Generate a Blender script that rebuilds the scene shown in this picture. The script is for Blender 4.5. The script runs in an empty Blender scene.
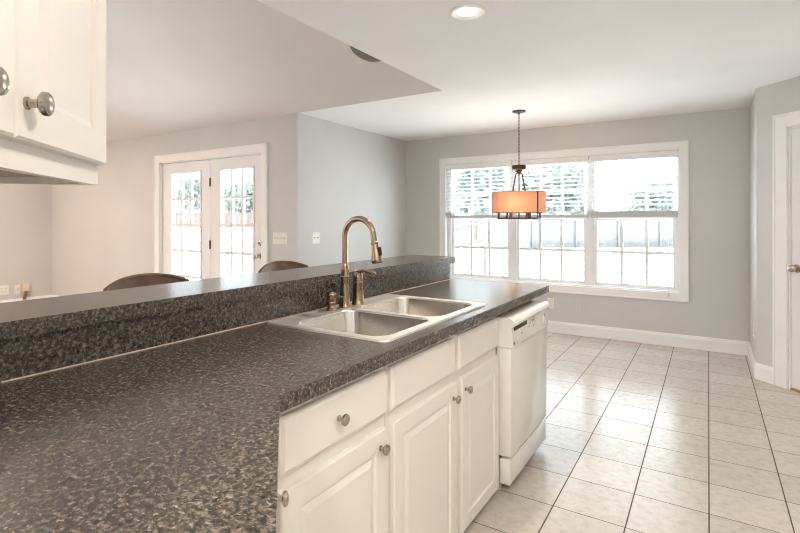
import bpy, bmesh, math, random
from mathutils import Vector, Matrix
random.seed(7)
S = bpy.context.scene
C = S.collection
PI = math.pi

# ------------------------------------------------------------------ camera, sky, sun, exposure
cam_d = bpy.data.cameras.new('camera')
cam = bpy.data.objects.new('camera', cam_d)
C.objects.link(cam)
cam.location = (0, 0, 1.31)
cam.rotation_euler = (PI/2, 0, math.atan(308/495))
cam_d.sensor_width = 36.0
cam_d.lens = 36.0*495/800
cam_d.shift_y = -46.5/800
cam_d.clip_start = 0.02
cam_d.clip_end = 400
S.camera = cam

W = bpy.data.worlds.new('sky')
S.world = W
W.use_nodes = True
bg = W.node_tree.nodes['Background']
bg.inputs[0].default_value = (0.83, 0.925, 1.0, 1)
bg.inputs[1].default_value = 2.4

sd = bpy.data.lights.new('sun', 'SUN')
sd.energy = 19
sd.color = (.85, .93, 1)
sd.angle = math.radians(0.6)
sun = bpy.data.objects.new('sun', sd)
C.objects.link(sun)
sun.rotation_euler = (0, math.radians(-35), 0)     # from the west, never through the windows

S.view_settings.view_transform = 'Standard'
S.view_settings.look = 'None'
S.view_settings.gamma = 1
S.view_settings.use_curve_mapping = False
S.view_settings.exposure = 1.42
try:
    S.cycles.use_denoising = True
    S.cycles.filter_width = 1.1
    S.cycles.max_bounces = 12
    S.cycles.diffuse_bounces = 6
    S.cycles.transparent_max_bounces = 16
    S.cycles.sample_clamp_indirect = 8
except Exception:
    pass

# ------------------------------------------------------------------ helpers
def new_bm():
    return bmesh.new()

def add_box(bm, x0, x1, y0, y1, z0, z1, bev=0):
    r = bmesh.ops.create_cube(bm, size=1)
    vs = r['verts']
    for v in vs:
        v.co = Vector((x0+(v.co.x+.5)*(x1-x0), y0+(v.co.y+.5)*(y1-y0), z0+(v.co.z+.5)*(z1-z0)))
    if bev:
        es = list({e for v in vs for e in v.link_edges})
        bmesh.ops.bevel(bm, geom=es, offset=bev, segments=2, profile=.5, affect='EDGES')
    return vs

def add_prism(bm, pts, z0, z1):
    a = sum(pts[i][0]*pts[(i+1) % len(pts)][1]-pts[(i+1) % len(pts)][0]*pts[i][1] for i in range(len(pts)))
    if a < 0:
        pts = list(reversed(pts))
    b = [bm.verts.new((p[0], p[1], z0)) for p in pts]
    t = [bm.verts.new((p[0], p[1], z1)) for p in pts]
    n = len(pts)
    bm.faces.new(list(reversed(b)))
    bm.faces.new(t)
    for i in range(n):
        bm.faces.new([b[i], b[(i+1) % n], t[(i+1) % n], t[i]])

def add_lathe(bm, prof, c=(0, 0, 0), seg=24, mat=None, caps=True):
    """prof: (radius, height) pairs; revolved about z (or about mat's z)."""
    M = Matrix.Translation(Vector(c)) @ (mat if mat else Matrix.Identity(4))
    rings = []
    for r, z in prof:
        if r < 1e-6:
            rings.append([bm.verts.new(M @ Vector((0, 0, z)))])
        else:
            rings.append([bm.verts.new(M @ Vector((r*math.cos(2*PI*k/seg), r*math.sin(2*PI*k/seg), z))) for k in range(seg)])
    for a, b in zip(rings, rings[1:]):
        for k in range(seg):
            k2 = (k+1) % seg
            if len(a) == 1 and len(b) == 1:
                continue
            if len(a) == 1:
                bm.faces.new([a[0], b[k2], b[k]])
            elif len(b) == 1:
                bm.faces.new([a[k], a[k2], b[0]])
            else:
                bm.faces.new([a[k], a[k2], b[k2], b[k]])
    if caps:
        if len(rings[0]) > 1:
            bm.faces.new(list(reversed(rings[0])))
        if len(rings[-1]) > 1:
            bm.faces.new(rings[-1])

def add_tube(bm, pts, r, seg=10, closed=False):
    pts = [Vector(p) for p in pts]
    n = len(pts)
    rad = r if isinstance(r, (list, tuple)) else [r]*n
    rings = []
    up = None
    for i, p in enumerate(pts):
        if closed:
            t = pts[(i+1) % n]-pts[i-1]
        else:
            t = pts[min(i+1, n-1)]-pts[max(i-1, 0)]
        t.normalize()
        if up is None:
            up = Vector((0, 0, 1)) if abs(t.z) < .9 else Vector((1, 0, 0))
        s = t.cross(up).normalized()
        up = s.cross(t).normalized()
        rings.append([bm.verts.new(p+(s*math.cos(2*PI*k/seg)+up*math.sin(2*PI*k/seg))*rad[i]) for k in range(seg)])
    m = n if closed else n-1
    for i in range(m):
        a, b = rings[i], rings[(i+1) % n]
        for k in range(seg):
            k2 = (k+1) % seg
            bm.faces.new([a[k], a[k2], b[k2], b[k]])
    if not closed:
        bm.faces.new(list(reversed(rings[0])))
        bm.faces.new(rings[-1])

def add_loops(bm, loops, cap=True, capback=False):
    """nested vertex loops (equal counts) bridged in order; last one capped."""
    rs = [[bm.verts.new(p) for p in l] for l in loops]
    for a, b in zip(rs, rs[1:]):
        n = len(a)
        for k in range(n):
            bm.faces.new([a[k], a[(k+1) % n], b[(k+1) % n], b[k]])
    if cap:
        bm.faces.new(rs[-1])
    if capback:
        bm.faces.new(list(reversed(rs[0])))

def rect(u0, u1, v0, v1, y):
    return [(u0, y, v0), (u1, y, v0), (u1, y, v1), (u0, y, v1)]

def rrect(x0, x1, y0, y1, z, r, n=6):
    out = []
    for cx, cy, a0 in ((x1-r, y1-r, 0), (x0+r, y1-r, 90), (x0+r, y0+r, 180), (x1-r, y0+r, 270)):
        for k in range(n+1):
            a = math.radians(a0+90*k/n)
            out.append((cx+r*math.cos(a), cy+r*math.sin(a), z))
    return out

def obj(name, bm, mat, parent=None, smooth=0, loc=None, recalc=True):
    if recalc:
        bmesh.ops.recalc_face_normals(bm, faces=bm.faces[:])
    me = bpy.data.meshes.new(name)
    bm.to_mesh(me)
    bm.free()
    if mat:
        me.materials.append(mat)
    if smooth:
        for p in me.polygons:
            p.use_smooth = True
        try:
            me.set_sharp_from_angle(angle=math.radians(smooth))
        except Exception:
            pass
    o = bpy.data.objects.new(name, me)
    C.objects.link(o)
    if parent:
        o.parent = parent
    if loc:
        o.location = loc
    return o

def tag(o, label, cat, group=None, kind=None):
    o['label'] = label
    o['category'] = cat
    if group:
        o['group'] = group
    if kind:
        o['kind'] = kind
    return o

def thing(name, label, cat, loc=(0, 0, 0), rz=0, group=None):
    o = bpy.data.objects.new(name, None)
    C.objects.link(o)
    o.empty_display_size = .05
    o.location = loc
    o.rotation_euler = (0, 0, rz)
    return tag(o, label, cat, group)

def struct(name, bm, mat, parent=None, smooth=0, label=None, cat=None):
    o = obj(name, bm, mat, parent, smooth)
    if not parent:
        o['kind'] = 'structure'
    if label:
        o['label'] = label
        o['category'] = cat
    return o

def struct_empty(name, label, cat, loc=(0, 0, 0), rz=0):
    o = thing(name, label, cat, loc, rz)
    o['kind'] = 'structure'
    return o

def copy_tree(o, parent=None):
    c = o.copy()
    C.objects.link(c)
    if parent:
        c.parent = parent
    for ch in list(o.children):
        copy_tree(ch, c)
    return c

# ------------------------------------------------------------------ materials
def pm(name, col, rough=.5, metal=0, spec=.5, **kw):
    m = bpy.data.materials.new(name)
    m.use_nodes = True
    b = m.node_tree.nodes['Principled BSDF']
    b.inputs['Base Color'].default_value = (*col, 1)
    b.inputs['Roughness'].default_value = rough
    b.inputs['Metallic'].default_value = metal
    b.inputs['Specular IOR Level'].default_value = spec
    for k, v in kw.items():
        b.inputs[k].default_value = v
    return m

def nodes(m):
    return m.node_tree.nodes, m.node_tree.links, m.node_tree.nodes['Principled BSDF']

def ramp(N, stops):
    r = N.new('ShaderNodeValToRGB')
    e = r.color_ramp.elements
    while len(e) < len(stops):
        e.new(.5)
    for i, (p, c) in enumerate(stops):
        e[i].position = p
        e[i].color = (*c, 1)
    return r

def coord(N, L, scale=(1, 1, 1), rz=0):
    t = N.new('ShaderNodeTexCoord')
    mp = N.new('ShaderNodeMapping')
    mp.inputs['Scale'].default_value = scale
    mp.inputs['Rotation'].default_value = (0, 0, rz)
    L.new(t.outputs['Object'], mp.inputs['Vector'])
    return mp

def paint(name, col, rough=.6, var=.03, bump=.02, scale=60, spec=.3):
    m = pm(name, col, rough, spec=spec)
    N, L, b = nodes(m)
    mp = coord(N, L)
    n = N.new('ShaderNodeTexNoise')
    n.inputs['Scale'].default_value = 1.3
    n.inputs['Detail'].default_value = 3
    L.new(mp.outputs[0], n.inputs['Vector'])
    r = ramp(N, [(.3, tuple(c*(1-var) for c in col)), (.7, tuple(min(1, c*(1+var)) for c in col))])
    L.new(n.outputs['Fac'], r.inputs[0])
    L.new(r.outputs[0], b.inputs['Base Color'])
    if bump:
        n2 = N.new('ShaderNodeTexNoise')
        n2.inputs['Scale'].default_value = scale
        L.new(mp.outputs[0], n2.inputs['Vector'])
        bp = N.new('ShaderNodeBump')
        bp.inputs['Strength'].default_value = bump
        bp.inputs['Distance'].default_value = .002
        L.new(n2.outputs['Fac'], bp.inputs['Height'])
        L.new(bp.outputs[0], b.inputs['Normal'])
    return m

M = {}
M['wall'] = paint('greige_wall_paint', (.60, .595, .585), .6, spec=.25)
M['nook'] = M['wall']
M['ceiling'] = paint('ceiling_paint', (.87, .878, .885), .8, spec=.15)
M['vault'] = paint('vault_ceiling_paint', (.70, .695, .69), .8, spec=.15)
M['trim'] = paint('white_trim_paint', (.85, .845, .835), .35, .01, 0)
M['door'] = paint('white_door_paint', (.80, .80, .80), .4, .01, 0)
M['vinyl'] = paint('white_vinyl', (.82, .825, .83), .4, .01, 0)
M['cab'] = paint('cream_cabinet_paint', (.79, .745, .685), .33, .02, .01)
M['cab_in'] = pm('raw_cabinet_wood', (.45, .33, .22), .6)
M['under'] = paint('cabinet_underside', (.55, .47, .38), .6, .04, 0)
M['white_plastic'] = pm('white_plastic', (.8, .79, .76), .35)
M['dw'] = pm('white_enamel', (.78, .755, .70), .16)
M['dw_side'] = pm('appliance_side_brown', (.52, .38, .25), .6)  # flat brown for the tub body
M['black'] = pm('black_plastic', (.012, .011, .010), .4)
M['grey'] = pm('grey_print', (.22, .21, .20), .5)
M['dark'] = pm('socket_slot_black', (.02, .017, .014), .7)  # near-black fill for the socket slots
M['bronze'] = pm('oil_bronze', (.055, .036, .025), .42, .35, .35)
M['hinge'] = pm('antique_brass_hinge', (.22, .17, .11), .4, .9)
M['caulk'] = pm('beige_caulk', (.62, .50, .38), .6)
M['leather'] = None
M['cord'] = pm('blind_cord', (.62, .61, .58), .7)
M['slat'] = pm('white_blind_slat', (.82, .82, .81), .45)
M['rail'] = pm('blind_rail_backlit', (.56, .56, .555), .5)  # grey puts the backlit shade of the rail into its colour
M['speaker_rim'] = pm('speaker_rim', (.68, .67, .64), .5)
M['brownwood'] = pm('threshold_oak', (.42, .20, .07), .5)
M['strap'] = pm('brown_strap', (.20, .13, .07), .6)
M['cream_plastic'] = pm('cream_plastic', (.74, .66, .50), .45)

def metal(name, col, rough, aniso_scale=(200, 200, 3), amt=.08):
    m = pm(name, col, rough, 1.0)
    N, L, b = nodes(m)
    mp = coord(N, L, aniso_scale)
    n = N.new('ShaderNodeTexNoise')
    n.inputs['Scale'].default_value = 1
    L.new(mp.outputs[0], n.inputs['Vector'])
    mr = N.new('ShaderNodeMapRange')
    mr.inputs[3].default_value = rough-amt
    mr.inputs[4].default_value = rough+amt
    L.new(n.outputs['Fac'], mr.inputs[0])
    L.new(mr.outputs[0], b.inputs['Roughness'])
    return m
M['nickel'] = pm('brushed_nickel', (.48, .42, .36), .25, 1.0)
M['steel_rim'] = pm('satin_steel_rim', (.78, .75, .71), .48, 1.0)
M['faucet'] = pm('brushed_bronze_nickel', (.36, .27, .19), .22, 1.0)
M['steel'] = pm('stainless_steel', (.70, .67, .63), .23, 1.0)

# speckled laminate
def laminate(name, streak, lo, mid, hi, rough):
    m = pm(name, mid, rough, spec=.5)
    N, L, b = nodes(m)
    b.inputs['Specular IOR Level'].default_value = .7
    mp = coord(N, L)
    base = N.new('ShaderNodeTexNoise')
    base.inputs['Scale'].default_value = 95
    base.inputs['Detail'].default_value = 5
    base.inputs['Roughness'].default_value = .65
    L.new(mp.outputs[0], base.inputs['Vector'])
    r1 = ramp(N, [(.36, lo), (.52, mid), (.66, tuple((a+c)/2 for a, c in zip(mid, hi)))])
    L.new(base.outputs['Fac'], r1.inputs[0])
    mp2 = coord(N, L, streak, math.radians(-38))
    f = N.new('ShaderNodeTexNoise')
    f.inputs['Scale'].default_value = 1
    f.inputs['Detail'].default_value = 3.5
    f.inputs['Roughness'].default_value = .6
    f.inputs['Distortion'].default_value = .6
    L.new(mp2.outputs[0], f.inputs['Vector'])
    r2 = ramp(N, [(.57, (0, 0, 0)), (.69, (1, 1, 1))])
    L.new(f.outputs['Fac'], r2.inputs[0])
    mx = N.new('ShaderNodeMixRGB')
    L.new(r2.outputs[0], mx.inputs[0])
    L.new(r1.outputs[0], mx.inputs[1])
    mx.inputs[2].default_value = (*hi, 1)
    L.new(mx.outputs[0], b.inputs['Base Color'])
    return m
M['granite'] = laminate('speckled_brown_laminate', (115, 165, 140), (.013, .0105, .0085), (.072, .058, .046), (.30, .25, .20), .26)
M['granite_edge'] = M['granite']

# floor tile
def tile():
    m = pm('ceramic_floor_tile', (.6, .5, .4), .28, spec=.5)
    N, L, b = nodes(m)
    tc = N.new('ShaderNodeTexCoord')
    sx = N.new('ShaderNodeSeparateXYZ')
    L.new(tc.outputs['Object'], sx.inputs[0])
    P = .3035
    def line(out, off, half):
        a = N.new('ShaderNodeMath'); a.operation = 'SUBTRACT'; a.inputs[1].default_value = off-20*P
        L.new(out, a.inputs[0])
        d = N.new('ShaderNodeMath'); d.operation = 'DIVIDE'; d.inputs[1].default_value = P
        L.new(a.outputs[0], d.inputs[0])
        fr = N.new('ShaderNodeMath'); fr.operation = 'FRACT'
        L.new(d.outputs[0], fr.inputs[0])
        s = N.new('ShaderNodeMath'); s.operation = 'SUBTRACT'; s.inputs[1].default_value = .5
        L.new(fr.outputs[0], s.inputs[0])
        ab = N.new('ShaderNodeMath'); ab.operation = 'ABSOLUTE'
        L.new(s.outputs[0], ab.inputs[0])
        g = N.new('ShaderNodeMath'); g.operation = 'GREATER_THAN'; g.inputs[1].default_value = .5-half/P
        L.new(ab.outputs[0], g.inputs[0])
        fl = N.new('ShaderNodeMath'); fl.operation = 'FLOOR'
        L.new(d.outputs[0], fl.inputs[0])
        return g, fl
    gx, fx = line(sx.outputs[0], .004, .0028)
    gy, fy = line(sx.outputs[1], 2.601, .0022)
    mxg = N.new('ShaderNodeMath'); mxg.operation = 'MAXIMUM'
    L.new(gx.outputs[0], mxg.inputs[0]); L.new(gy.outputs[0], mxg.inputs[1])
    cb = N.new('ShaderNodeCombineXYZ')
    L.new(fx.outputs[0], cb.inputs[0]); L.new(fy.outputs[0], cb.inputs[1])
    wn = N.new('ShaderNodeTexWhiteNoise')
    L.new(cb.outputs[0], wn.inputs['Vector'])
    n1 = N.new('ShaderNodeTexNoise'); n1.inputs['Scale'].default_value = 26; n1.inputs['Detail'].default_value = 8
    n1.inputs['Roughness'].default_value = .68
    ad = N.new('ShaderNodeVectorMath'); ad.operation = 'ADD'
    sc = N.new('ShaderNodeVectorMath'); sc.operation = 'SCALE'; sc.inputs['Scale'].default_value = 8
    L.new(wn.outputs['Color'], sc.inputs[0])
    L.new(tc.outputs['Object'], ad.inputs[0]); L.new(sc.outputs[0], ad.inputs[1])
    L.new(ad.outputs[0], n1.inputs['Vector'])
    r = ramp(N, [(.25, (.45, .395, .34)), (.5, (.56, .51, .455)), (.75, (.615, .57, .52))])
    L.new(n1.outputs['Fac'], r.inputs[0])
    hv = N.new('ShaderNodeHueSaturation')
    mr = N.new('ShaderNodeMapRange'); mr.inputs[3].default_value = .94; mr.inputs[4].default_value = 1.05
    L.new(wn.outputs['Value'], mr.inputs[0])
    L.new(mr.outputs[0], hv.inputs['Value'])
    L.new(r.outputs[0], hv.inputs['Color'])
    mx = N.new('ShaderNodeMixRGB')
    L.new(mxg.outputs[0], mx.inputs[0])
    L.new(hv.outputs[0], mx.inputs[1])
    mx.inputs[2].default_value = (.085, .05, .032, 1)
    L.new(mx.outputs[0], b.inputs['Base Color'])
    mr2 = N.new('ShaderNodeMapRange'); mr2.inputs[3].default_value = .23; mr2.inputs[4].default_value = .85
    L.new(mxg.outputs[0], mr2.inputs[0])
    L.new(mr2.outputs[0], b.inputs['Roughness'])
    bp = N.new('ShaderNodeBump'); bp.inputs['Strength'].default_value = .35; bp.inputs['Distance'].default_value = .002
    bp.invert = True
    L.new(mxg.outputs[0], bp.inputs['Height'])
    L.new(bp.outputs[0], b.inputs['Normal'])
    return m
M['tile'] = tile()

def leather():
    m = pm('brown_leather', (.11, .06, .04), .34)
    N, L, b = nodes(m)
    mp = coord(N, L)
    n = N.new('ShaderNodeTexNoise'); n.inputs['Scale'].default_value = 9; n.inputs['Detail'].default_value = 5
    L.new(mp.outputs[0], n.inputs['Vector'])
    r = ramp(N, [(.35, (.06, .033, .022)), (.7, (.16, .09, .06))])
    L.new(n.outputs['Fac'], r.inputs[0]); L.new(r.outputs[0], b.inputs['Base Color'])
    v = N.new('ShaderNodeTexVoronoi'); v.inputs['Scale'].default_value = 260
    L.new(mp.outputs[0], v.inputs['Vector'])
    bp = N.new('ShaderNodeBump'); bp.inputs['Strength'].default_value = .15; bp.inputs['Distance'].default_value = .001
    L.new(v.outputs['Distance'], bp.inputs['Height']); L.new(bp.outputs[0], b.inputs['Normal'])
    return m
M['leather'] = leather()
M['stool_wood'] = pm('dark_stool_wood', (.05, .028, .018), .4)

def glass():
    m = bpy.data.materials.new('window_glass')
    m.use_nodes = True
    N = m.node_tree.nodes; L = m.node_tree.links
    N.clear()
    o = N.new('ShaderNodeOutputMaterial')
    t = N.new('ShaderNodeBsdfTransparent'); t.inputs[0].default_value = (.97, .985, .98, 1)
    g = N.new('ShaderNodeBsdfGlossy'); g.inputs['Roughness'].default_value = .02
    lw = N.new('ShaderNodeLayerWeight'); lw.inputs[0].default_value = .5
    pw = N.new('ShaderNodeMath'); pw.operation = 'POWER'; pw.inputs[1].default_value = 4
    L.new(lw.outputs['Facing'], pw.inputs[0])
    fr = N.new('ShaderNodeMapRange'); fr.inputs[3].default_value = .03; fr.inputs[4].default_value = .6
    L.new(pw.outputs[0], fr.inputs[0])
    mx = N.new('ShaderNodeMixShader')
    L.new(fr.outputs[0], mx.inputs[0]); L.new(t.outputs[0], mx.inputs[1]); L.new(g.outputs[0], mx.inputs[2])
    L.new(mx.outputs[0], o.inputs[0])
    return m
M['glass'] = glass()

def emit(name, col, st):
    m = bpy.data.materials.new(name)
    m.use_nodes = True
    N = m.node_tree.nodes; L = m.node_tree.links
    N.clear()
    o = N.new('ShaderNodeOutputMaterial')
    e = N.new('ShaderNodeEmission')
    e.inputs[0].default_value = (*col, 1); e.inputs[1].default_value = st
    L.new(e.outputs[0], o.inputs[0])
    return m
M['lens'] = emit('lamp_lens', (1, .86, .70), 9)
M['bulb'] = emit('lamp_bulb', (1, .62, .34), 6)

def shade():
    m = bpy.data.materials.new('linen_lamp_shade')
    m.use_nodes = True
    N = m.node_tree.nodes; L = m.node_tree.links
    N.clear()
    o = N.new('ShaderNodeOutputMaterial')
    tc = N.new('ShaderNodeTexCoord')
    n = N.new('ShaderNodeTexNoise'); n.inputs['Scale'].default_value = 140
    L.new(tc.outputs['Object'], n.inputs['Vector'])
    r = ramp(N, [(.3, (.62, .43, .325)), (.7, (.72, .515, .40))])
    L.new(n.outputs['Fac'], r.inputs[0])
    d = N.new('ShaderNodeBsdfDiffuse'); t = N.new('ShaderNodeBsdfTranslucent')
    L.new(r.outputs[0], d.inputs[0]); L.new(r.outputs[0], t.inputs[0])
    mx = N.new('ShaderNodeMixShader'); mx.inputs[0].default_value = .5
    L.new(d.outputs[0], mx.inputs[1]); L.new(t.outputs[0], mx.inputs[2]); L.new(mx.outputs[0], o.inputs[0])
    return m
M['shade'] = shade()

def speckle(name, a, b_, scale, rough=.9):
    m = pm(name, a, rough, spec=.1)
    N, L, b = nodes(m)
    mp = coord(N, L)
    n = N.new('ShaderNodeTexNoise'); n.inputs['Scale'].default_value = scale; n.inputs['Detail'].default_value = 6
    L.new(mp.outputs[0], n.inputs['Vector'])
    r = ramp(N, [(.35, a), (.68, b_)])
    L.new(n.outputs['Fac'], r.inputs[0]); L.new(r.outputs[0], b.inputs['Base Color'])
    return m
M['ground'] = speckle('pale_concrete', (.66, .65, .63), (.78, .77, .75), .6)
M['fence'] = speckle('weathered_fence_wood', (.15, .15, .15), (.19, .189, .188), 3)
M['redfence'] = speckle('reddish_fence_wood', (.14, .10, .09), (.17, .13, .115), 3)
M['leaf'] = speckle('pale_tree_leaves', (.12, .155, .135), (.19, .22, .20), 1.2)
M['bark'] = speckle('grey_bark', (.12, .10, .085), (.22, .19, .16), 8)
M['rail_wood'] = speckle('grey_railing_wood', (.09, .088, .085), (.12, .117, .112), 4)
M['chair_metal'] = pm('grey_chair_frame', (.10, .105, .11), .45, .2)
M['grille'] = speckle('speaker_grille', (.15, .145, .135), (.24, .23, .215), 300, .6)

# ------------------------------------------------------------------ the shell
CZ = 2.40          # flat ceiling
YW = 5.85          # window wall
YF = 3.73          # patio door wall
XS = -3.55         # nook side wall
XL = -8.79         # far left wall
XV = -1.90         # edge of the flat ceiling over the bar
R2 = math.sqrt(.5)
def ns(n, s):      # the 45 degree frame: n towards the room, s along the run
    return (R2*n-R2*s, R2*n+R2*s)

bm = new_bm()
add_box(bm, XL-.15, 1.75, -2.6, YF+.15, -.12, 0)
add_box(bm, XS-.15, 1.75, YF+.15, YW+.15, -.12, 0)
struct('floor', bm, M['tile'])

bm = new_bm()
add_box(bm, XV, 1.75, -2.6, YF, CZ, CZ+.1)
add_box(bm, XS-.15, 1.75, YF, YW+.15, CZ, CZ+.1)
struct('ceiling', bm, M['ceiling'])

RY, TAN = .6, .43
RZ = CZ+TAN*(YF-RY)
bm = new_bm()
for (ya, za, yb, zb) in ((YF, CZ, RY, RZ), (RY, RZ, -2.6, RZ-TAN*(RY+2.6))):
    vs = [(XL-.15, ya, za), (XV, ya, za), (XV, yb, zb), (XL-.15, yb, zb)]
    lo = [bm.verts.new(v) for v in vs]
    hi = [bm.verts.new((v[0], v[1], v[2]+.12)) for v in vs]
    bm.faces.new(lo); bm.faces.new(hi)
    for i in range(4):
        bm.faces.new([lo[i], lo[(i+1) % 4], hi[(i+1) % 4], hi[i]])
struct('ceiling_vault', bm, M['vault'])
bm = new_bm()                                      # gable wall above the edge of the flat ceiling
add_box(bm, XV, XV+.12, -2.6, YF, CZ+.1, RZ+.1)
struct('wall_gable', bm, M['ceiling'])

def wall(name, p0, p1, h, thick, openings, mat):
    """inner face from p0 to p1; thickness goes to the left of p0->p1."""
    p0, p1 = Vector(p0), Vector(p1)
    d = p1-p0; ln = d.length; d.normalize()
    n = Vector((-d.y, d.x))
    bm = new_bm()
    def seg(a, b, z0, z1):
        if b-a < 1e-4 or z1-z0 < 1e-4:
            return
        q = [p0+d*a, p0+d*b, p0+d*b+n*thick, p0+d*a+n*thick]
        add_prism(bm, [(v.x, v.y) for v in q], z0, z1)
    u = 0
    for (a, b, z0, z1) in openings:
        seg(u, a, 0, h)
        seg(a, b, 0, z0)
        seg(a, b, z1, h)
        u = b
    seg(u, ln, 0, h)
    return struct(name, bm, mat)

WX0, WX1, WZ0, WZ1 = -2.923, -.254, .558, 2.033
wall('wall_window', (.34, YW), (XS, YW), CZ, -.15, [(.34-WX1, .34-WX0, WZ0, WZ1)], M['wall'])
DX0, DX1, DZ1 = -5.913, -4.058, 2.035
wall('wall_patio', (XS-.15, YF), (XL, YF), CZ+.1, -.15, [(XS-.15-DX1, XS-.15-DX0, 0, DZ1)], M['wall'])
wall('wall_nook', (XS, YF), (XS, YW+.15), CZ, .15, [], M['wall'])
wall('wall_left', (XL, -2.6), (XL, YF+.15), RZ, .15, [], M['wall'])
XR = .34
wall('wall_right', (XR, YW+.15), (XR, 3.80/R2-XR), CZ, .12, [], M['wall'])
P45 = Vector((XR, 3.80/R2-XR))
DW0, DW1 = .268, 1.03
e45 = (P45.x+1.6*R2, P45.y-1.6*R2)
wall('wall_diagonal', tuple(P45), e45, CZ, .12, [(DW0, DW1, 0, 2.03)], M['wall'])
wall('wall_kitchen', e45, (e45[0], -2.6), CZ, .12, [], M['wall'])
wall('wall_rear', (XL, -2.6), (XV, -2.6), RZ, -.12, [(2.8, 4.3, .5, 2.0)], M['wall'])  # unseen rear wall, opening added to let cool daylight onto the vault
wall('wall_rear_kitchen', (XV, -2.6), (e45[0], -2.6), CZ, -.12, [(2.25, 3.15, 0, 2.1)], M['wall'])  # assumed opening behind the camera, sized for daylight fill
# wall behind the hanging cabinet, then the low wall that carries the bar
a, b = ns(-.695, 1.08), ns(-.695, -1.0)
wall('wall_cabinet', a, b, CZ, -.12, [], M['wall'])
yb1 = 2.972
bm = new_bm()
k1 = -.695/R2+1.48
k2 = -.815/R2+1.60
pA, pB = ns(-.695, 1.0815), ns(-.815, 1.0815)
add_prism(bm, [(-1.48, k1), (-1.48, yb1), (-1.60, yb1), (-1.60, k2)], 0, 1.024)
struct('wall_bar', bm, M['wall'])
bm = new_bm()
add_prism(bm, [(-1.48, k1), (-1.60, k2), pB, pA], 0, 1.024)
struct('wall_bar_return', bm, M['wall'])

# baseboards
def baseboard(name, p0, p1, side=1):
    p0, p1 = Vector(p0), Vector(p1)
    d = (p1-p0).normalized(); n = Vector((-d.y, d.x))*side
    bm = new_bm()
    prof = [(0, 0), (.016, 0), (.016, .105), (.010, .118), (.007, .130), (0, .132)]
    a = [bm.verts.new((p0.x+n.x*t, p0.y+n.y*t, z)) for t, z in prof]
    b = [bm.verts.new((p1.x+n.x*t, p1.y+n.y*t, z)) for t, z in prof]
    k = len(prof)
    for i in range(k):
        bm.faces.new([a[i], a[(i+1) % k], b[(i+1) % k], b[i]])
    bm.faces.new(a); bm.faces.new(b)
    struct(name, bm, M['trim'])
baseboard('baseboard_window', (XS, YW), (XR, YW), -1)
baseboard('baseboard_right', (XR, YW), tuple(P45), -1)
d45 = Vector((R2, -R2))
baseboard('baseboard_diagonal', tuple(P45), tuple(P45+d45*.16), -1)
baseboard('baseboard_nook', (XS, YF), (XS, YW), -1)
baseboard('baseboard_patio', (XL, YF), (DX0-.12, YF), -1)
baseboard('baseboard_left', (XL, -2.5), (XL, YF), -1)

def casing(name, u0, u1, z0, z1, w, loc, rz, bottom=True, mat=None, t=.02, sill=False):
    """picture frame trim; local x along the wall, -y into the room."""
    bm = new_bm()
    o = w
    def prof_box(a0, a1, b0, b1):
        add_box(bm, a0, a1, -t, 0, b0, b1, .003)
    zb = z0-o if bottom else z0
    prof_box(u0-o, u0, zb, z1+o)
    prof_box(u1, u1+o, zb, z1+o)
    prof_box(u0, u1, z1, z1+o)
    if bottom:
        prof_box(u0, u1, z0-o, z0)
    # raised back band
    e = .014
    add_box(bm, u0-o-.002, u0-o+e, -t-.007, 0, zb-.002*bottom, z1+o+.002, .002)
    add_box(bm, u1+o-e, u1+o+.002, -t-.007, 0, zb-.002*bottom, z1+o+.002, .002)
    add_box(bm, u0-o, u1+o, -t-.007, 0, z1+o-e, z1+o+.002, .002)
    if bottom:
        add_box(bm, u0-o, u1+o, -t-.007, 0, z0-o-.002, z0-o+e, .002)
    ob = struct(name, bm, M['trim'])
    ob.location = loc
    ob.rotation_euler = (0, 0, rz)
    return ob
casing('trim_1', WX0, WX1, WZ0, WZ1, .085, (0, YW, 0), 0)
casing('trim_2', DX0, DX1, 0, DZ1, .09, (0, YF, 0), 0, bottom=False)
RZ45 = math.radians(-45)
casing('trim_3', DW0, DW1, 0, 2.03, .105, (P45.x, P45.y, 0), RZ45, bottom=False)

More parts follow.
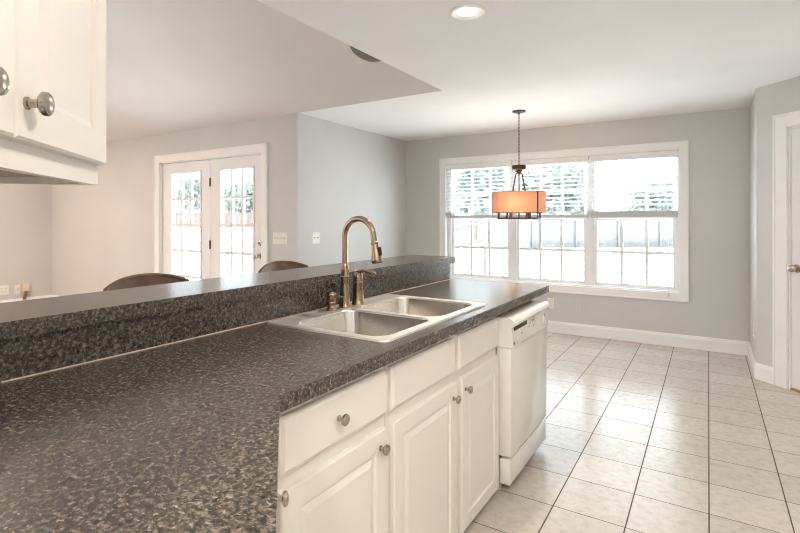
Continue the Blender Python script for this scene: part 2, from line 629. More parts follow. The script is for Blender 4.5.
# ------------------------------------------------------------------ windows (three double-hung units)
unit = (WX1-WX0)/3
glz = [(-2.839, -2.111), (-1.954, -1.207), (-1.056, -.313)]
bounds = [WX0, -2.0325, -1.1315, WX1]
for i in range(3):
    g0, g1 = glz[i]
    b0, b1 = bounds[i], bounds[i+1]
    w = struct_empty('window_%d' % (i+1), ['left unit of the triple window, the railing outside it', 'middle unit of the triple window, behind the hanging lamp',
                     'right unit of the triple window, nearest the corner'][i], 'window', ((b0+b1)/2, YW+.05, WZ0))
    x = lambda v: v-(b0+b1)/2
    z = lambda v: v-WZ0
    bm = new_bm()
    add_box(bm, x(b0), x(g0)-.035, -.008, .08, 0, WZ1-WZ0)
    add_box(bm, x(g1)+.035, x(b1), -.008, .08, 0, WZ1-WZ0)
    add_box(bm, x(g0)-.035, x(g1)+.035, -.008, .08, 0, .022)
    add_box(bm, x(g0)-.035, x(g1)+.035, -.008, .08, WZ1-WZ0-.02, WZ1-WZ0)
    obj('frame', bm, M['vinyl'], w)
    for nm, z0, z1, yy in (('lower_sash', .58, 1.345, .012), ('upper_sash', 1.31, 2.012, .042)):
        bm = new_bm()
        s0, s1 = x(g0)-.035, x(g1)+.035
        add_box(bm, s0, x(g0), yy, yy+.028, z(z0), z(z1), .004)
        add_box(bm, x(g1), s1, yy, yy+.028, z(z0), z(z1), .004)
        add_box(bm, x(g0), x(g1), yy, yy+.028, z(z0), z(z0)+.032, .004)
        add_box(bm, x(g0), x(g1), yy, yy+.028, z(z1)-.040, z(z1), .004)
        sh = obj(nm, bm, M['vinyl'], w)
        bm = new_bm()
        a0, a1 = z(z0)+.03, z(z1)-.04
        for k in (1, 2):
            u = x(g0)+(g1-g0)*k/3
            add_box(bm, u-.0150, u+.0150, yy+.008, yy+.02, a0, a1)
        add_box(bm, x(g0), x(g1), yy+.0095, yy+.0185, (a0+a1)/2-.0155, (a0+a1)/2+.0155)
        obj('muntin', bm, M['vinyl'], sh)
        bm = new_bm()
        add_box(bm, x(g0)-.004, x(g1)+.004, yy+.0125, yy+.0155, a0-.004, a1+.004)
        obj('pane', bm, M['glass'], sh)
bm = new_bm()
add_box(bm, WX0, WX1, YW, YW+.05, WZ0-.002, WZ0+.012, .003)
struct('trim_4', bm, M['trim'])

# ------------------------------------------------------------------ patio doors
def lite_door(name, label, x0, x1, g0, g1, knob):
    zt = 2.02
    w = struct_empty(name, label, 'door', ((x0+x1)/2, YF+.03, 0))
    x = lambda v: v-(x0+x1)/2
    zg0, zg1 = .30, 1.885
    bm = new_bm()
    y0, y1 = 0, .045
    add_box(bm, x(x0)+.002, x(g0), y0, y1, .012, zt)
    add_box(bm, x(g1), x(x1)-.002, y0, y1, .012, zt)
    add_box(bm, x(g0), x(g1), y0, y1, .012, zg0)
    add_box(bm, x(g0), x(g1), y0, y1, zg1, zt)
    sl = obj('slab', bm, M['door'], w)
    bm = new_bm()
    e = .022
    for (a0, a1, c0, c1) in ((g0-e, g0+.004, zg0-e, zg1+e), (g1-.004, g1+e, zg0-e, zg1+e), (g0, g1, zg0-e, zg0+.004), (g0, g1, zg1-.004, zg1+e)):
        add_box(bm, x(a0), x(a1), -.010, .02, c0, c1, .004)
    obj('glazing_bead', bm, M['door'], sl)
    bm = new_bm()
    for k in (1, 2):
        u = x(g0)+(g1-g0)*k/3
        add_box(bm, u-.0155, u+.0155, .002, .03, zg0, zg1)
    for k in range(1, 5):
        v = zg0+(zg1-zg0)*k/5
        add_box(bm, x(g0), x(g1), .004, .028, v-.016, v+.016)
    obj('muntin', bm, M['door'], sl)
    bm = new_bm()
    add_box(bm, x(g0)-.003, x(g1)+.003, .018, .022, zg0-.003, zg1+.003)
    obj('pane', bm, M['glass'], sl)
    if knob:
        rot = Matrix.Rotation(PI/2, 4, 'X')
        kb = new_bm()
        add_lathe(kb, [(.032, 0), (.032, .006), (.012, .010), (.011, .032), (.022, .042), (.028, .055), (.025, .068), (.012, .074), (0, .075)], (x(-4.125), 0, .92), 20, rot)
        obj('knob', kb, M['nickel'], w, 40)
        kb = new_bm()
        add_lathe(kb, [(.030, 0), (.030, .008), (.022, .014), (.010, .016), (.010, .022), (0, .022)], (x(-4.125), 0, 1.06), 20, rot)
        add_box(kb, x(-4.125)-.004, x(-4.125)+.004, -.034, -.020, 1.045, 1.075, .002)
        obj('deadbolt', kb, M['nickel'], w, 40)
        for zz in (1.755, 1.02, .25):
            kb = new_bm()
            add_lathe(kb, [(.007, -.05), (.007, .05)], (x(x0)-.004, -.008, zz), 10)
            add_box(kb, x(x0)-.018, x(x0)+.012, -.003, .001, zz-.05, zz+.05)
            obj('hinge', kb, M['hinge'], w)
    return w
lite_door('door_1', 'left leaf of the white patio doors, fixed, without a knob', DX0+.012, -4.965, -5.709, -5.143, False)
lite_door('door_2', 'right leaf of the white patio doors, with knob and deadbolt', -4.961, DX1-.01, -4.77, -4.233, True)
bm = new_bm()
add_box(bm, DX0, DX0+.012, YF, YF+.12, 0, DZ1)
add_box(bm, DX1-.01, DX1, YF, YF+.12, 0, DZ1)
add_box(bm, DX0, DX1, YF, YF+.12, DZ1-.012, DZ1)
add_box(bm, DX0, DX1, YF-.01, YF+.15, 0, .012)
struct('trim_5', bm, M['trim'])

# ------------------------------------------------------------------ panel door on the diagonal wall
def nested(bm, u0, u1, v0, v1, steps, ybase):
    """steps: (inset, height above ybase towards the room, -y)."""
    loops = [rect(u0, u1, v0, v1, ybase)]
    for ins, hgt in steps:
        loops.append(rect(u0+ins, u1-ins, v0+ins, v1-ins, ybase-hgt))
    add_loops(bm, loops, True, True)

d3 = struct_empty('door_3', 'white panel door with a nickel knob at the right edge of the photo', 'door', (P45.x, P45.y, 0), RZ45)
bm = new_bm()
add_box(bm, DW0+.016, DW1-.016, .012, .047, .018, 2.016)
for (u0, u1) in ((DW0+.12, (DW0+DW1)/2-.05), ((DW0+DW1)/2+.05, DW1-.12)):
    for (v0, v1) in ((.22, .80), (.93, 1.52), (1.64, 1.90)):
        nested(bm, u0, u1, v0, v1, [(.010, .008), (.035, .002), (.05, .007)], .013)
obj('slab', bm, M['door'], d3)
bm = new_bm()
add_box(bm, DW0, DW0+.013, 0, .12, 0, 2.03)
add_box(bm, DW1-.013, DW1, 0, .12, 0, 2.03)
add_box(bm, DW0, DW1, 0, .12, 2.018, 2.03)
obj('jamb', bm, M['trim'], d3)
bm = new_bm()
rot = Matrix.Rotation(PI/2, 4, 'X')
add_lathe(bm, [(.032, 0), (.032, .006), (.012, .010), (.011, .030), (.020, .038), (.028, .052), (.026, .066), (.014, .074), (0, .075)], (DW0+.06, .012, .94), 22, rot)
obj('knob', bm, M['nickel'], d3, 40)
bm = new_bm()
add_box(bm, DW0+.0135, DW0+.0165, .014, .045, .905, .975)
obj('latch_plate', bm, M['hinge'], d3)
bm = new_bm()
add_box(bm, DW0+.013, DW1-.013, .0, .12, 0, .012)
obj('threshold', bm, M['brownwood'], d3)

# ------------------------------------------------------------------ cabinets
def knob_bm(u, v, y):
    bm = new_bm()
    rot = Matrix.Rotation(PI/2, 4, 'X')
    add_lathe(bm, [(.0085, 0), (.0085, .003), (.0060, .005), (.0055, .012), (.0075, .016), (.0135, .018), (.0160, .021), (.0160, .0245),
                   (.0150, .027), (.0125, .0285), (.0120, .0280), (.0085, .0300), (.0045, .0310), (0, .0313)], (u, y, v), 24, rot)
    return bm

def raised_door(parent, u0, u1, v0, v1, y, t, mat, knob=None, stile=.058, name='door'):
    bm = new_bm()
    nested(bm, u0, u1, v0, v1, [(0, t-.004), (.004, t), (stile, t), (stile+.004, t-.007), (stile+.011, t-.007), (stile+.030, t-.0005), (stile+.034, t-.0005)], y)
    o = obj(name, bm, mat, parent)
    if knob:
        obj('knob', knob_bm(knob[0], knob[1], y-t), M['nickel'], o, 35)
    return o

def slab_front(parent, u0, u1, v0, v1, y, t, mat, knob=None, name='drawer'):
    bm = new_bm()
    nested(bm, u0, u1, v0, v1, [(0, t-.008), (.004, t-.006), (.012, t), (.016, t)], y)
    o = obj(name, bm, mat, parent)
    if knob:
        obj('knob', knob_bm(knob[0], knob[1], y-t), M['nickel'], o, 35)
    return o

XF = -.865       # face frame plane
T = .02
CT = .874        # cabinet top
def base_cab(label, y0, y1, sides=True):
    c = thing('base_cabinet', label, 'cabinet', (XF, y0, 0), PI/2)   # local x = +Y, -y = +X
    return c
# local: u = Y - y0, y = 0 at the face frame, -y toward the aisle
def cab_body(c, w, depth=.575):
    bm = new_bm()
    add_box(bm, 0, w, 0, .02, .03, CT)                # face frame
    add_box(bm, 0, .018, .02, depth, .03, CT)
    add_box(bm, w-.018, w, .02, depth, .03, CT)
    add_box(bm, .018, w-.018, .02, depth, .09, .108)
    add_box(bm, .018, w-.018, depth-.012, depth, .108, CT)
    add_box(bm, .018, w-.018, .05, .065, 0, .09)
    add_box(bm, 0, .018, .05, depth, 0, .03)
    add_box(bm, w-.018, w, .05, depth, 0, .03)
    return obj('carcass', bm, M['cab'], c)

y0 = .79
c1 = base_cab('cream base cabinet with one knobbed drawer over one door, nearest the camera', y0, 1.297)
cab_body(c1, 1.297-y0)
slab_front(c1, .835-y0, 1.282-y0, .705, .845, 0, T, M['cab'], (1.045-y0, .776))
raised_door(c1, .835-y0, 1.282-y0, .035, .668, 0, T, M['cab'], (1.245-y0, .617))
y0 = 1.299
c2 = base_cab('wide cream cabinet under the sink with two doors and two plain drawer fronts', y0, 2.258)
cab_body(c2, 2.258-y0)
slab_front(c2, 1.315-y0, 1.765-y0, .705, .845, 0, T, M['cab'], name='drawer_front')
slab_front(c2, 1.812-y0, 2.25-y0, .705, .845, 0, T, M['cab'], name='drawer_front')
raised_door(c2, 1.325-y0, 1.79-y0, .035, .668, 0, T, M['cab'], (1.752-y0, .612))
raised_door(c2, 1.835-y0, 2.252-y0, .035, .668, 0, T, M['cab'], (1.866-y0, .617))
# diagonal unit under the near counter
s0 = -.30
pc = ns(-.042, s0)
c3 = thing('base_cabinet', 'cream diagonal cabinet under the near counter, only its knob showing past the edge', 'cabinet', (pc[0], pc[1], 0), math.radians(135))
wd = 1.150-s0
bm = new_bm()
add_box(bm, 0, wd, 0, .02, .03, CT)
add_box(bm, 0, .018, .02, .56, .03, CT)
add_box(bm, .018, wd, .50, .56, .09, CT)
add_box(bm, .018, wd-.05, .02, .50, .09, .108)
add_box(bm, 0, wd-.06, .05, .065, 0, .09)
obj('carcass', bm, M['cab'], c3)
raised_door(c3, .03, .70, .035, .845, 0, T, M['cab'], (.66, .715))
raised_door(c3, .73, wd-.025, .035, .845, 0, T, M['cab'], (1.085-s0, .715))

# hanging cabinet
UN, UZ0, UZ1 = -.35, 1.377, 2.14
u0s, u1s = .375, 1.06
pc = ns(UN, u0s)
uc = thing('wall_cabinet', 'cream wall cabinet with two knobbed raised panel doors hanging at upper left', 'cabinet', (pc[0], pc[1], UZ0), math.radians(135))
wu = u1s-u0s
bm = new_bm()
add_box(bm, 0, wu, 0, .02, 0, UZ1-UZ0)
add_box(bm, 0, .016, .02, .342, .0, UZ1-UZ0)
add_box(bm, wu-.016, wu, .02, .342, .0, UZ1-UZ0)
add_box(bm, .016, wu-.016, .02, .342, UZ1-UZ0-.016, UZ1-UZ0)
add_box(bm, .016, wu-.016, .332, .342, 0, UZ1-UZ0-.016)
obj('carcass', bm, M['cab'], uc)
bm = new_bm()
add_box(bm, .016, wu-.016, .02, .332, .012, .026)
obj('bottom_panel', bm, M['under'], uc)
dz = 1.414-UZ0
sg = .7205
raised_door(uc, .012, sg-u0s-.003, dz, UZ1-UZ0-.02, 0, T, M['cab'], (sg-u0s-.0905, 1.463-UZ0))
raised_door(uc, sg-u0s+.0, 1.046-u0s, dz, UZ1-UZ0-.02, 0, T, M['cab'], (sg-u0s+.022, 1.463-UZ0))

# ------------------------------------------------------------------ counters
SX0, SX1, SY0, SY1 = -1.435, -.876, 1.325, 2.19      # sink rim
HX0, HX1, HY0, HY1 = SX0+.012, SX1-.012, SY0+.012, SY1-.012
XB = -1.459
kb = -.674/R2-XB
ct = new_bm()
kf = -.011/R2+.82
add_prism(ct, [(-.82, HY0), (-.82, kf), ns(-.011, -.38), ns(-.674, -.38), (XB, kb), (XB, HY0)], CT, .914)
add_prism(ct, [(XB, HY0), (HX0, HY0), (HX0, HY1), (XB, HY1)], CT, .914)
add_prism(ct, [(HX1, HY0), (-.82, HY0), (-.82, HY1), (HX1, HY1)], CT, .914)
add_prism(ct, [(XB, HY1), (-.82, HY1), (-.82, 3.030), (-.826, 3.035), (XB, 3.035)], CT, .914)
tag(obj('countertop', ct, M['granite'], recalc=True), 'dark speckled brown laminate countertop running past the sink', 'countertop')
bs = new_bm()
kc = -.675/R2+1.46
kd = -.694/R2+1.48
qa, qb = ns(-.675, 1.082), ns(-.694, 1.082)
add_prism(bs, [(-1.46, kc+.0015), (-1.46, 2.972), (-1.4795, 2.972), (-1.4795, kd+.0015)], .9145, 1.0235)
bs2 = new_bm()
add_prism(bs2, [(-1.46, kc), (-1.4795, kd), qb, qa], .9145, 1.0235)
tag(obj('backsplash', bs2, M['granite']), 'short angled laminate strip at the left edge, where the bar turns under the wall cabinet', 'backsplash')
bsp = tag(obj('backsplash', bs, M['granite']), 'long straight speckled laminate strip standing between the sink counter and the raised bar', 'backsplash')
bm = new_bm()
add_box(bm, -1.4598, -1.4565, kc+.004, 2.971, .9142, .9172)
obj('caulk_line', bm, M['caulk'], bsp)
bt = new_bm()
far = []
r = .05
for k in range(7):
    an = PI/2+PI/2*k/6
    far.append((-1.77+r+r*math.cos(an), 3.015-r+r*math.sin(an)))
pts = [(-1.432, -.662/R2+1.432), (-1.432, 3.010), (-1.437, 3.015)]+far+[(-1.77, -.99/R2+1.77), ns(-.99, 1.09), ns(-.662, 1.09)]
add_prism(bt, pts, 1.0245, 1.065)
tag(obj('breakfast_bar', bt, M['granite']), 'raised speckled laminate breakfast bar ledge behind the sink', 'breakfast bar')
# ledge run-out panel closing the counter end
bm = new_bm()
add_box(bm, -1.455, -.88, 2.885, 2.905, 0, CT)
tag(obj('end_panel', bm, M['cab']), 'cream end panel under the far end of the counter beside the dishwasher', 'panel')

# ------------------------------------------------------------------ sink
SZ = .9145
sk = thing('kitchen_sink', 'double bowl stainless steel drop-in sink in the brown counter', 'sink', ((SX0+SX1)/2, (SY0+SY1)/2, SZ))
ox, oy = (SX0+SX1)/2, (SY0+SY1)/2
B1 = (-1.335-ox, -.925-ox, 1.372-oy, 1.728-oy)
B2 = (-1.335-ox, -.925-ox, 1.772-oy, 2.150-oy)
bm = new_bm()
n = 6
outer0 = rrect(SX0-ox, SX1-ox, SY0-oy, SY1-oy, 0, .03, n)
outer1 = rrect(SX0-ox+.003, SX1-ox-.003, SY0-oy+.003, SY1-oy-.003, .006, .03, n)
outer2 = rrect(SX0-ox+.012, SX1-ox-.012, SY0-oy+.012, SY1-oy-.012, .0065, .024, n)
outer3 = rrect(SX0-ox+.018, SX1-ox-.018, SY0-oy+.018, SY1-oy-.018, .004, .02, n)
add_loops(bm, [outer0, outer1, outer2, outer3], cap=False)
# deck: two rings of quads, one round each bowl
ym = (B1[3]+B2[2])/2
for B, ya, yc in ((B1, SY0-oy+.016, ym), (B2, ym, SY1-oy-.016)):
    add_loops(bm, [rrect(SX0-ox+.016, SX1-ox-.016, ya, yc, .0042, .0008, n),
                   rrect(B[0]-.006, B[1]+.006, B[2]-.006, B[3]+.006, .0042, .066, n)], cap=False)
obj('rim', bm, M['steel_rim'], sk, 30)
for B in (B1, B2):
    bm = new_bm()
    loops = [rrect(B[0]-.006, B[1]+.006, B[2]-.006, B[3]+.006, .004, .066, n), rrect(B[0]-.002, B[1]+.002, B[2]-.002, B[3]+.002, .002, .062, n),
             rrect(B[0], B[1], B[2], B[3], -.004, .06, n),
             rrect(B[0]+.010, B[1]-.010, B[2]+.010, B[3]-.010, -.135, .055, n),
             rrect(B[0]+.020, B[1]-.020, B[2]+.020, B[3]-.020, -.160, .05, n), rrect(B[0]+.045, B[1]-.045, B[2]+.045, B[3]-.045, -.172, .03, n)]
    add_loops(bm, loops, True)
    bs_ = obj('basin', bm, M['steel'], sk, 50)
    bm = new_bm()
    cx, cy = (B[0]+B[1])/2, (B[2]+B[3])/2
    add_lathe(bm, [(.057, -.1715), (.055, -.1685), (.040, -.1690), (.036, -.176), (.012, -.177), (.010, -.170), (0, -.170)], (cx, cy, 0), 24)
    obj('drain', bm, M['nickel'], bs_, 40)

# ------------------------------------------------------------------ faucet
fz = SZ+.004
fx, fy = -1.385, 1.757
fc = thing('faucet', 'tall gooseneck pull-down faucet in brushed bronze with side lever', 'faucet', (fx, fy, fz))
bm = new_bm()
add_lathe(bm, [(.0275, 0), (.0275, .006), (.0245, .010), (.0215, .05), (.0185, .10), (.0180, .128), (.0205, .132), (.0205, .138), (.0170, .142),
               (.0165, .150), (.0190, .165), (.0190, .178), (.0150, .190), (.0130, .196), (.0, .196)], seg=28)
obj('base', bm, M['faucet'], fc, 35)
H = 1.238-fz
ra = .078
pts = [(0, 0, .19), (0, 0, .26), (0, 0, H)]
tl = 14
for k in range(1, tl+1):
    a = math.radians(170)*k/tl
    pts.append((ra-ra*math.cos(a), 0, H+ra*math.sin(a)))
lx, lz = pts[-1][0], pts[-1][2]
dirx, dirz = math.sin(math.radians(10)), -math.cos(math.radians(10))
pts.append((lx+dirx*.040, 0, lz+dirz*.040))
bm = new_bm()
add_tube(bm, pts, .0134, 16)
obj('spout', bm, M['faucet'], fc, 60)
sx_, sz_ = lx+dirx*.036, lz+dirz*.036
rot = Matrix.Rotation(PI-math.radians(10), 4, 'Y')
rot = Matrix.Rotation(math.radians(170), 4, 'Y')
bm = new_bm()
add_lathe(bm, [(.0140, 0), (.0170, .003), (.0170, .009), (.0148, .012), (.0175, .04), (.0245, .078), (.0250, .088), (.0225, .092), (0, .092)], (sx_, 0, sz_), 24, rot)
sp = obj('spray_head', bm, M['faucet'], fc, 35)
bm = new_bm()
add_lathe(bm, [(.0205, .0915), (.0205, .0945), (0, .0945)], (sx_, 0, sz_), 20, rot)
obj('nozzle', bm, M['black'], sp)
bm = new_bm()
q = Matrix.Translation((sx_, 0, sz_)) @ rot
vs = add_box(bm, -.0285, -.014, -.0065, .0065, .026, .064, .003)
bmesh.ops.transform(bm, matrix=q, verts=bm.verts[:])
obj('spray_button', bm, M['black'], sp)
hx, hy = .004, 1.852-fy
bm = new_bm()
add_lathe(bm, [(r_*1.12, z_) for r_, z_ in [(.0285, 0), (.0285, .005), (.0255, .010), (.0225, .05), (.0205, .095), (.0225, .099), (.0225, .104), (.0195, .107), (.0205, .125), (.0195, .138), (.013, .147), (.008, .150), (.0085, .156), (.006, .160), (0, .161)]], (hx, hy, 0), 28)
hb = obj('handle_body', bm, M['faucet'], fc, 35)
bm = new_bm()
add_tube(bm, [(hx-.012, hy, .152), (hx+.01, hy, .155), (hx+.035, hy+.004, .158), (hx+.062, hy+.008, .150), (hx+.082, hy+.010, .146), (hx+.090, hy+.011, .148)],
         [.007, .009, .0078, .0072, .0095, .0055], 12)
obj('lever', bm, M['faucet'], hb, 60)

sdp = thing('soap_dispenser', 'short bronze soap dispenser pump left of the faucet', 'soap dispenser', (-1.388, 1.668, fz))
bm = new_bm()
add_lathe(bm, [(.026, 0), (.026, .006), (.020, .011), (.0165, .020), (.0190, .034), (.0165, .039), (0, .039)], seg=22)
obj('base', bm, M['faucet'], sdp, 35)
bm = new_bm()
add_lathe(bm, [(.014, .039), (.0195, .045), (.0195, .066), (.0225, .070), (.0205, .075), (.010, .081), (0, .083)], seg=22)
obj('pump_head', bm, M['faucet'], sdp, 35)
bm = new_bm()
add_tube(bm, [(.012, .004, .060), (.035, .010, .061), (.06, .016, .058), (.066, .018, .053)], [.005, .005, .0045, .004], 10)
obj('nozzle', bm, M['faucet'], sdp, 60)

# ------------------------------------------------------------------ dishwasher
dy0, dy1 = 2.264, 2.872
dwx = -.79
dw = thing('dishwasher', 'white built-in dishwasher under the far end of the counter', 'dishwasher', (dwx, dy0, 0), PI/2)
wd = dy1-dy0
bm = new_bm()
add_box(bm, .004, wd-.004, .080, .60, .03, .855)
obj('tub_body', bm, M['dw_side'], dw)
bm = new_bm()
add_box(bm, 0, wd, 0, .075, .182, .700, .006)
obj('door', bm, M['dw'], dw, 40)
# control panel: bulging profile extruded along the width, ends closed
bm = new_bm()
prof = [(.075, .703), (-.004, .703), (-.012, .709), (-.008, .722), (-.006, .775), (-.002, .790), (-.002, .800), (-.014, .806), (-.018, .818), (-.010, .834), (.008, .843), (.075, .843)]
a = [bm.verts.new((0, y, z)) for y, z in prof]
b = [bm.verts.new((wd, y, z)) for y, z in prof]
for i in range(len(prof)):
    j = (i+1) % len(prof)
    bm.faces.new([a[i], a[j], b[j], b[i]])
bm.faces.new(a); bm.faces.new(b)
cp = obj('control_panel', bm, M['dw'], dw, 40)
bm = new_bm()
add_box(bm, .03, .225, -.0050, .01, .776, .799, .001)
obj('handle_recess', bm, M['black'], cp)
bm = new_bm()
add_box(bm, .232, .36, -.014, .0, .780, .800, .003)
lt = obj('latch', bm, M['dw'], cp)
bm = new_bm()
add_box(bm, .285, .315, -.016, -.012, .786, .794, .001)
obj('latch_slot', bm, M['grey'], lt)
for k, (u, v, w_) in enumerate(((.055, .745, .012), (.13, .748, .010), (.20, .752, .014), (.25, .760, .012), (.29, .768, .010), (.32, .750, .014), (.36, .758, .010))):
    bm = new_bm()
    add_box(bm, u, u+w_, -.0085, -.003, v, v+.007, .001)
    obj('button', bm, M['grey'] if k % 2 else M['white_plastic'], cp)
bm = new_bm()
add_lathe(bm, [(.026, 0), (.026, .004), (.018, .008), (.016, .016), (.0, .017)], (.50, -.006, .752), 20, Matrix.Rotation(PI/2, 4, 'X'))
obj('dial', bm, M['white_plastic'], cp, 35)
for v in (.728, .741, .754, .767, .779):
    bm = new_bm()
    add_box(bm, .535, .548, -.0085, -.004, v, v+.004)
    obj('dial_mark', bm, M['grey'], cp)
bm = new_bm()
add_box(bm, .012, .026, -.0105, -.004, .716, .731, .001)
obj('status_lamp', bm, M['grey'], cp)
bm = new_bm()
add_box(bm, 0, wd, .004, .060, .048, .170, .008)
obj('kick_plate', bm, M['dw'], dw, 40)
for u in (.03, wd-.055):
    bm = new_bm()
    add_box(bm, u, u+.03, .066, .10, .012, .06)
    add_lathe(bm, [(.017, 0), (.017, .014)], (u+.015, .083, 0), 14)
    obj('foot', bm, M['cab'], dw)

# ------------------------------------------------------------------ pendant lamp
px, py = -1.605, 4.832
pd = thing('pendant_lamp', 'drum shade pendant lamp on a bronze chain before the triple window', 'pendant lamp', (px, py, CZ))
zz = lambda v: v-CZ
bm = new_bm()
add_lathe(bm, [(.066, 0), (.066, -.006), (.058, -.014), (.02, -.02), (.010, -.024), (.008, -.035), (0, -.035)], seg=24)
obj('canopy', bm, M['bronze'], pd, 40)
bm = new_bm()
zt, zb = -.035, zz(1.862)
nl = 15
ll = (zt-zb)/nl
for i in range(nl):
    c = zt-ll*(i+.5)
    pts = []
    for k in range(14):
        a = 2*PI*k/14
        p = (.0085*math.cos(a), 0, c+(ll*.62)*math.sin(a))
        pts.append(p if i % 2 else (0, p[0], p[2]))
    add_tube(bm, pts, .0022, 6, True)
obj('chain', bm, M['bronze'], pd, 60)
bm = new_bm()
add_lathe(bm, [(.004, zz(1.868)), (.012, zz(1.860)), (.068, zz(1.856)), (.070, zz(1.85)), (.070, zz(1.818)), (.066, zz(1.812)), (.035, zz(1.805)), (.030, zz(1.79)), (.014, zz(1.782)), (.016, zz(1.772)), (0, zz(1.765))], seg=28)
hub = obj('hub', bm, M['bronze'], pd, 40)
for k in range(4):
    a = PI/4+k*PI/2+.35
    ca, sa = math.cos(a), math.sin(a)
    bm = new_bm()
    add_tube(bm, [(.02*ca, .02*sa, zz(1.785)), (.042*ca, .042*sa, zz(1.768)), (.052*ca, .052*sa, zz(1.735)), (.088*ca, .088*sa, zz(1.585)), (.10*ca, .10*sa, zz(1.335))], .0055, 8)
    obj('arm', bm, M['bronze'], pd, 60)
bm = new_bm()
add_tube(bm, [(.007, 0, zz(1.78)), (.007, 0, zz(1.335))], .004, 8)
add_tube(bm, [(-.007, 0, zz(1.78)), (-.007, 0, zz(1.335))], .004, 8)
obj('rod', bm, M['bronze'], pd, 60)
bm = new_bm()
RS = .262
add_lathe(bm, [(RS, zz(1.382)), (RS, zz(1.586)), (RS-.002, zz(1.586)), (RS-.002, zz(1.382))], seg=64, caps=False)
sh = obj('lamp_shade', bm, M['shade'], pd, 60)
bm = new_bm()
for z_ in (1.382, 1.586):
    add_tube(bm, [(RS*math.cos(2*PI*k/64), RS*math.sin(2*PI*k/64), zz(z_)) for k in range(64)], .003, 6, True)
obj('shade_hoop', bm, M['hinge'], sh, 60)
A0 = -.534
for a in (A0, A0+2*PI/3, A0-2*PI/3):
    bm = new_bm()
    m4 = Matrix.Rotation(a, 4, 'Z')
    add_box(bm, RS-.001, RS+.004, -.006, .006, zz(1.33), zz(1.588))
    bmesh.ops.transform(bm, matrix=m4, verts=bm.verts[:])
    obj('strap', bm, M['bronze'], sh)
bm = new_bm()
add_lathe(bm, [(.212, zz(1.320)), (.212, zz(1.334)), (.188, zz(1.334)), (.188, zz(1.320)), (.212, zz(1.320))], seg=48, caps=False)
for k in range(2):
    m4 = Matrix.Rotation(k*PI/2+.35+PI/4, 4, 'Z')
    vs = add_box(bm, -.19, .19, -.007, .007, zz(1.323), zz(1.333))
    bmesh.ops.transform(bm, matrix=m4, verts=vs)
ring = obj('ring', bm, M['bronze'], pd, 40)
for k in range(6):
    a = 2*PI*k/6+.25
    bx_, by_ = .2*math.cos(a), .2*math.sin(a)
    bm = new_bm()
    add_lathe(bm, [(.014, zz(1.334)), (.014, zz(1.338)), (.0105, zz(1.342)), (.0105, zz(1.435)), (0, zz(1.435))], (bx_, by_, 0), 14)
    cs = obj('candle_sleeve', bm, M['bronze'], pd, 40)
    bm = new_bm()
    add_lathe(bm, [(.006, zz(1.435)), (.012, zz(1.45)), (.015, zz(1.470)), (.010, zz(1.50)), (0, zz(1.52))], (bx_, by_, 0), 14)
    obj('bulb', bm, M['bulb'], cs, 60)
for k in range(3):
    a = 2*PI*k/3+.25-PI/2
    ld = bpy.data.lights.new('pendant_glow', 'POINT')
    ld.energy = 1.3
    ld.color = (1, .68, .44)
    ld.shadow_soft_size = .03
    lo = bpy.data.objects.new('pendant_glow', ld)
    C.objects.link(lo)
    lo.parent = pd
    a = -1.40+2*PI*k/3
    q = .17 if k == 0 else .10
    lo.location = (q*math.cos(a), q*math.sin(a), zz(1.47))

# ------------------------------------------------------------------ recessed lights, speaker
def downlight(x, y, label, energy, zc=CZ, tilt=0, col=(1, .92, .82), group=None):
    t = thing('recessed_light', label, 'ceiling light', (x, y, zc), 0, group)
    t.rotation_euler = (tilt, 0, 0)
    bm = new_bm()
    add_lathe(bm, [(.095, 0), (.095, -.005), (.088, -.009), (.080, -.009), (.074, -.005), (.051, -.0015), (.051, -.0005), (.095, 0)], seg=32, caps=False)
    obj('trim_ring', bm, M['trim'], t, 50)
    bm = new_bm()
    add_lathe(bm, [(.050, -.0015), (.044, -.004), (.025, -.007), (0, -.008)], seg=28)
    obj('lens', bm, M['lens'], t, 60)
    ld = bpy.data.lights.new('downlight_lamp', 'AREA')
    ld.shape = 'DISK'
    ld.size = .12
    ld.energy = energy
    ld.color = col
    lo = bpy.data.objects.new('downlight_lamp', ld)
    C.objects.link(lo)
    lo.parent = t
    lo.location = (0, 0, -.02)
    return t
downlight(-1.07, 2.39, 'lit recessed ceiling light above the sink', 8)
downlight(.45, .7, 'added unseen recessed light over the kitchen aisle, out of the frame to the right', 9)  # assumed fixture, added to light the aisle and cabinet fronts
downlight(-.25, -.6, 'added unseen recessed light over the near counter, out of the frame overhead', 13)  # unseen fixture put in to brighten the counter area
ta = -math.atan(TAN)
def vz(y): return CZ+TAN*(YF-y)-.001
downlight(-7.4, 1.6, 'added unseen warm light in the sloped ceiling by the far left wall, outside the frame', 54, vz(1.6), ta, (1, .74, .58))  # unseen lamp added to warm the far left wall
downlight(-5.0, 1.2, 'added unseen warm light in the sloped ceiling over the sitting area, outside the frame', 10, vz(1.2), ta, (1, .85, .72))  # second assumed lamp, added as warm fill for the sitting area

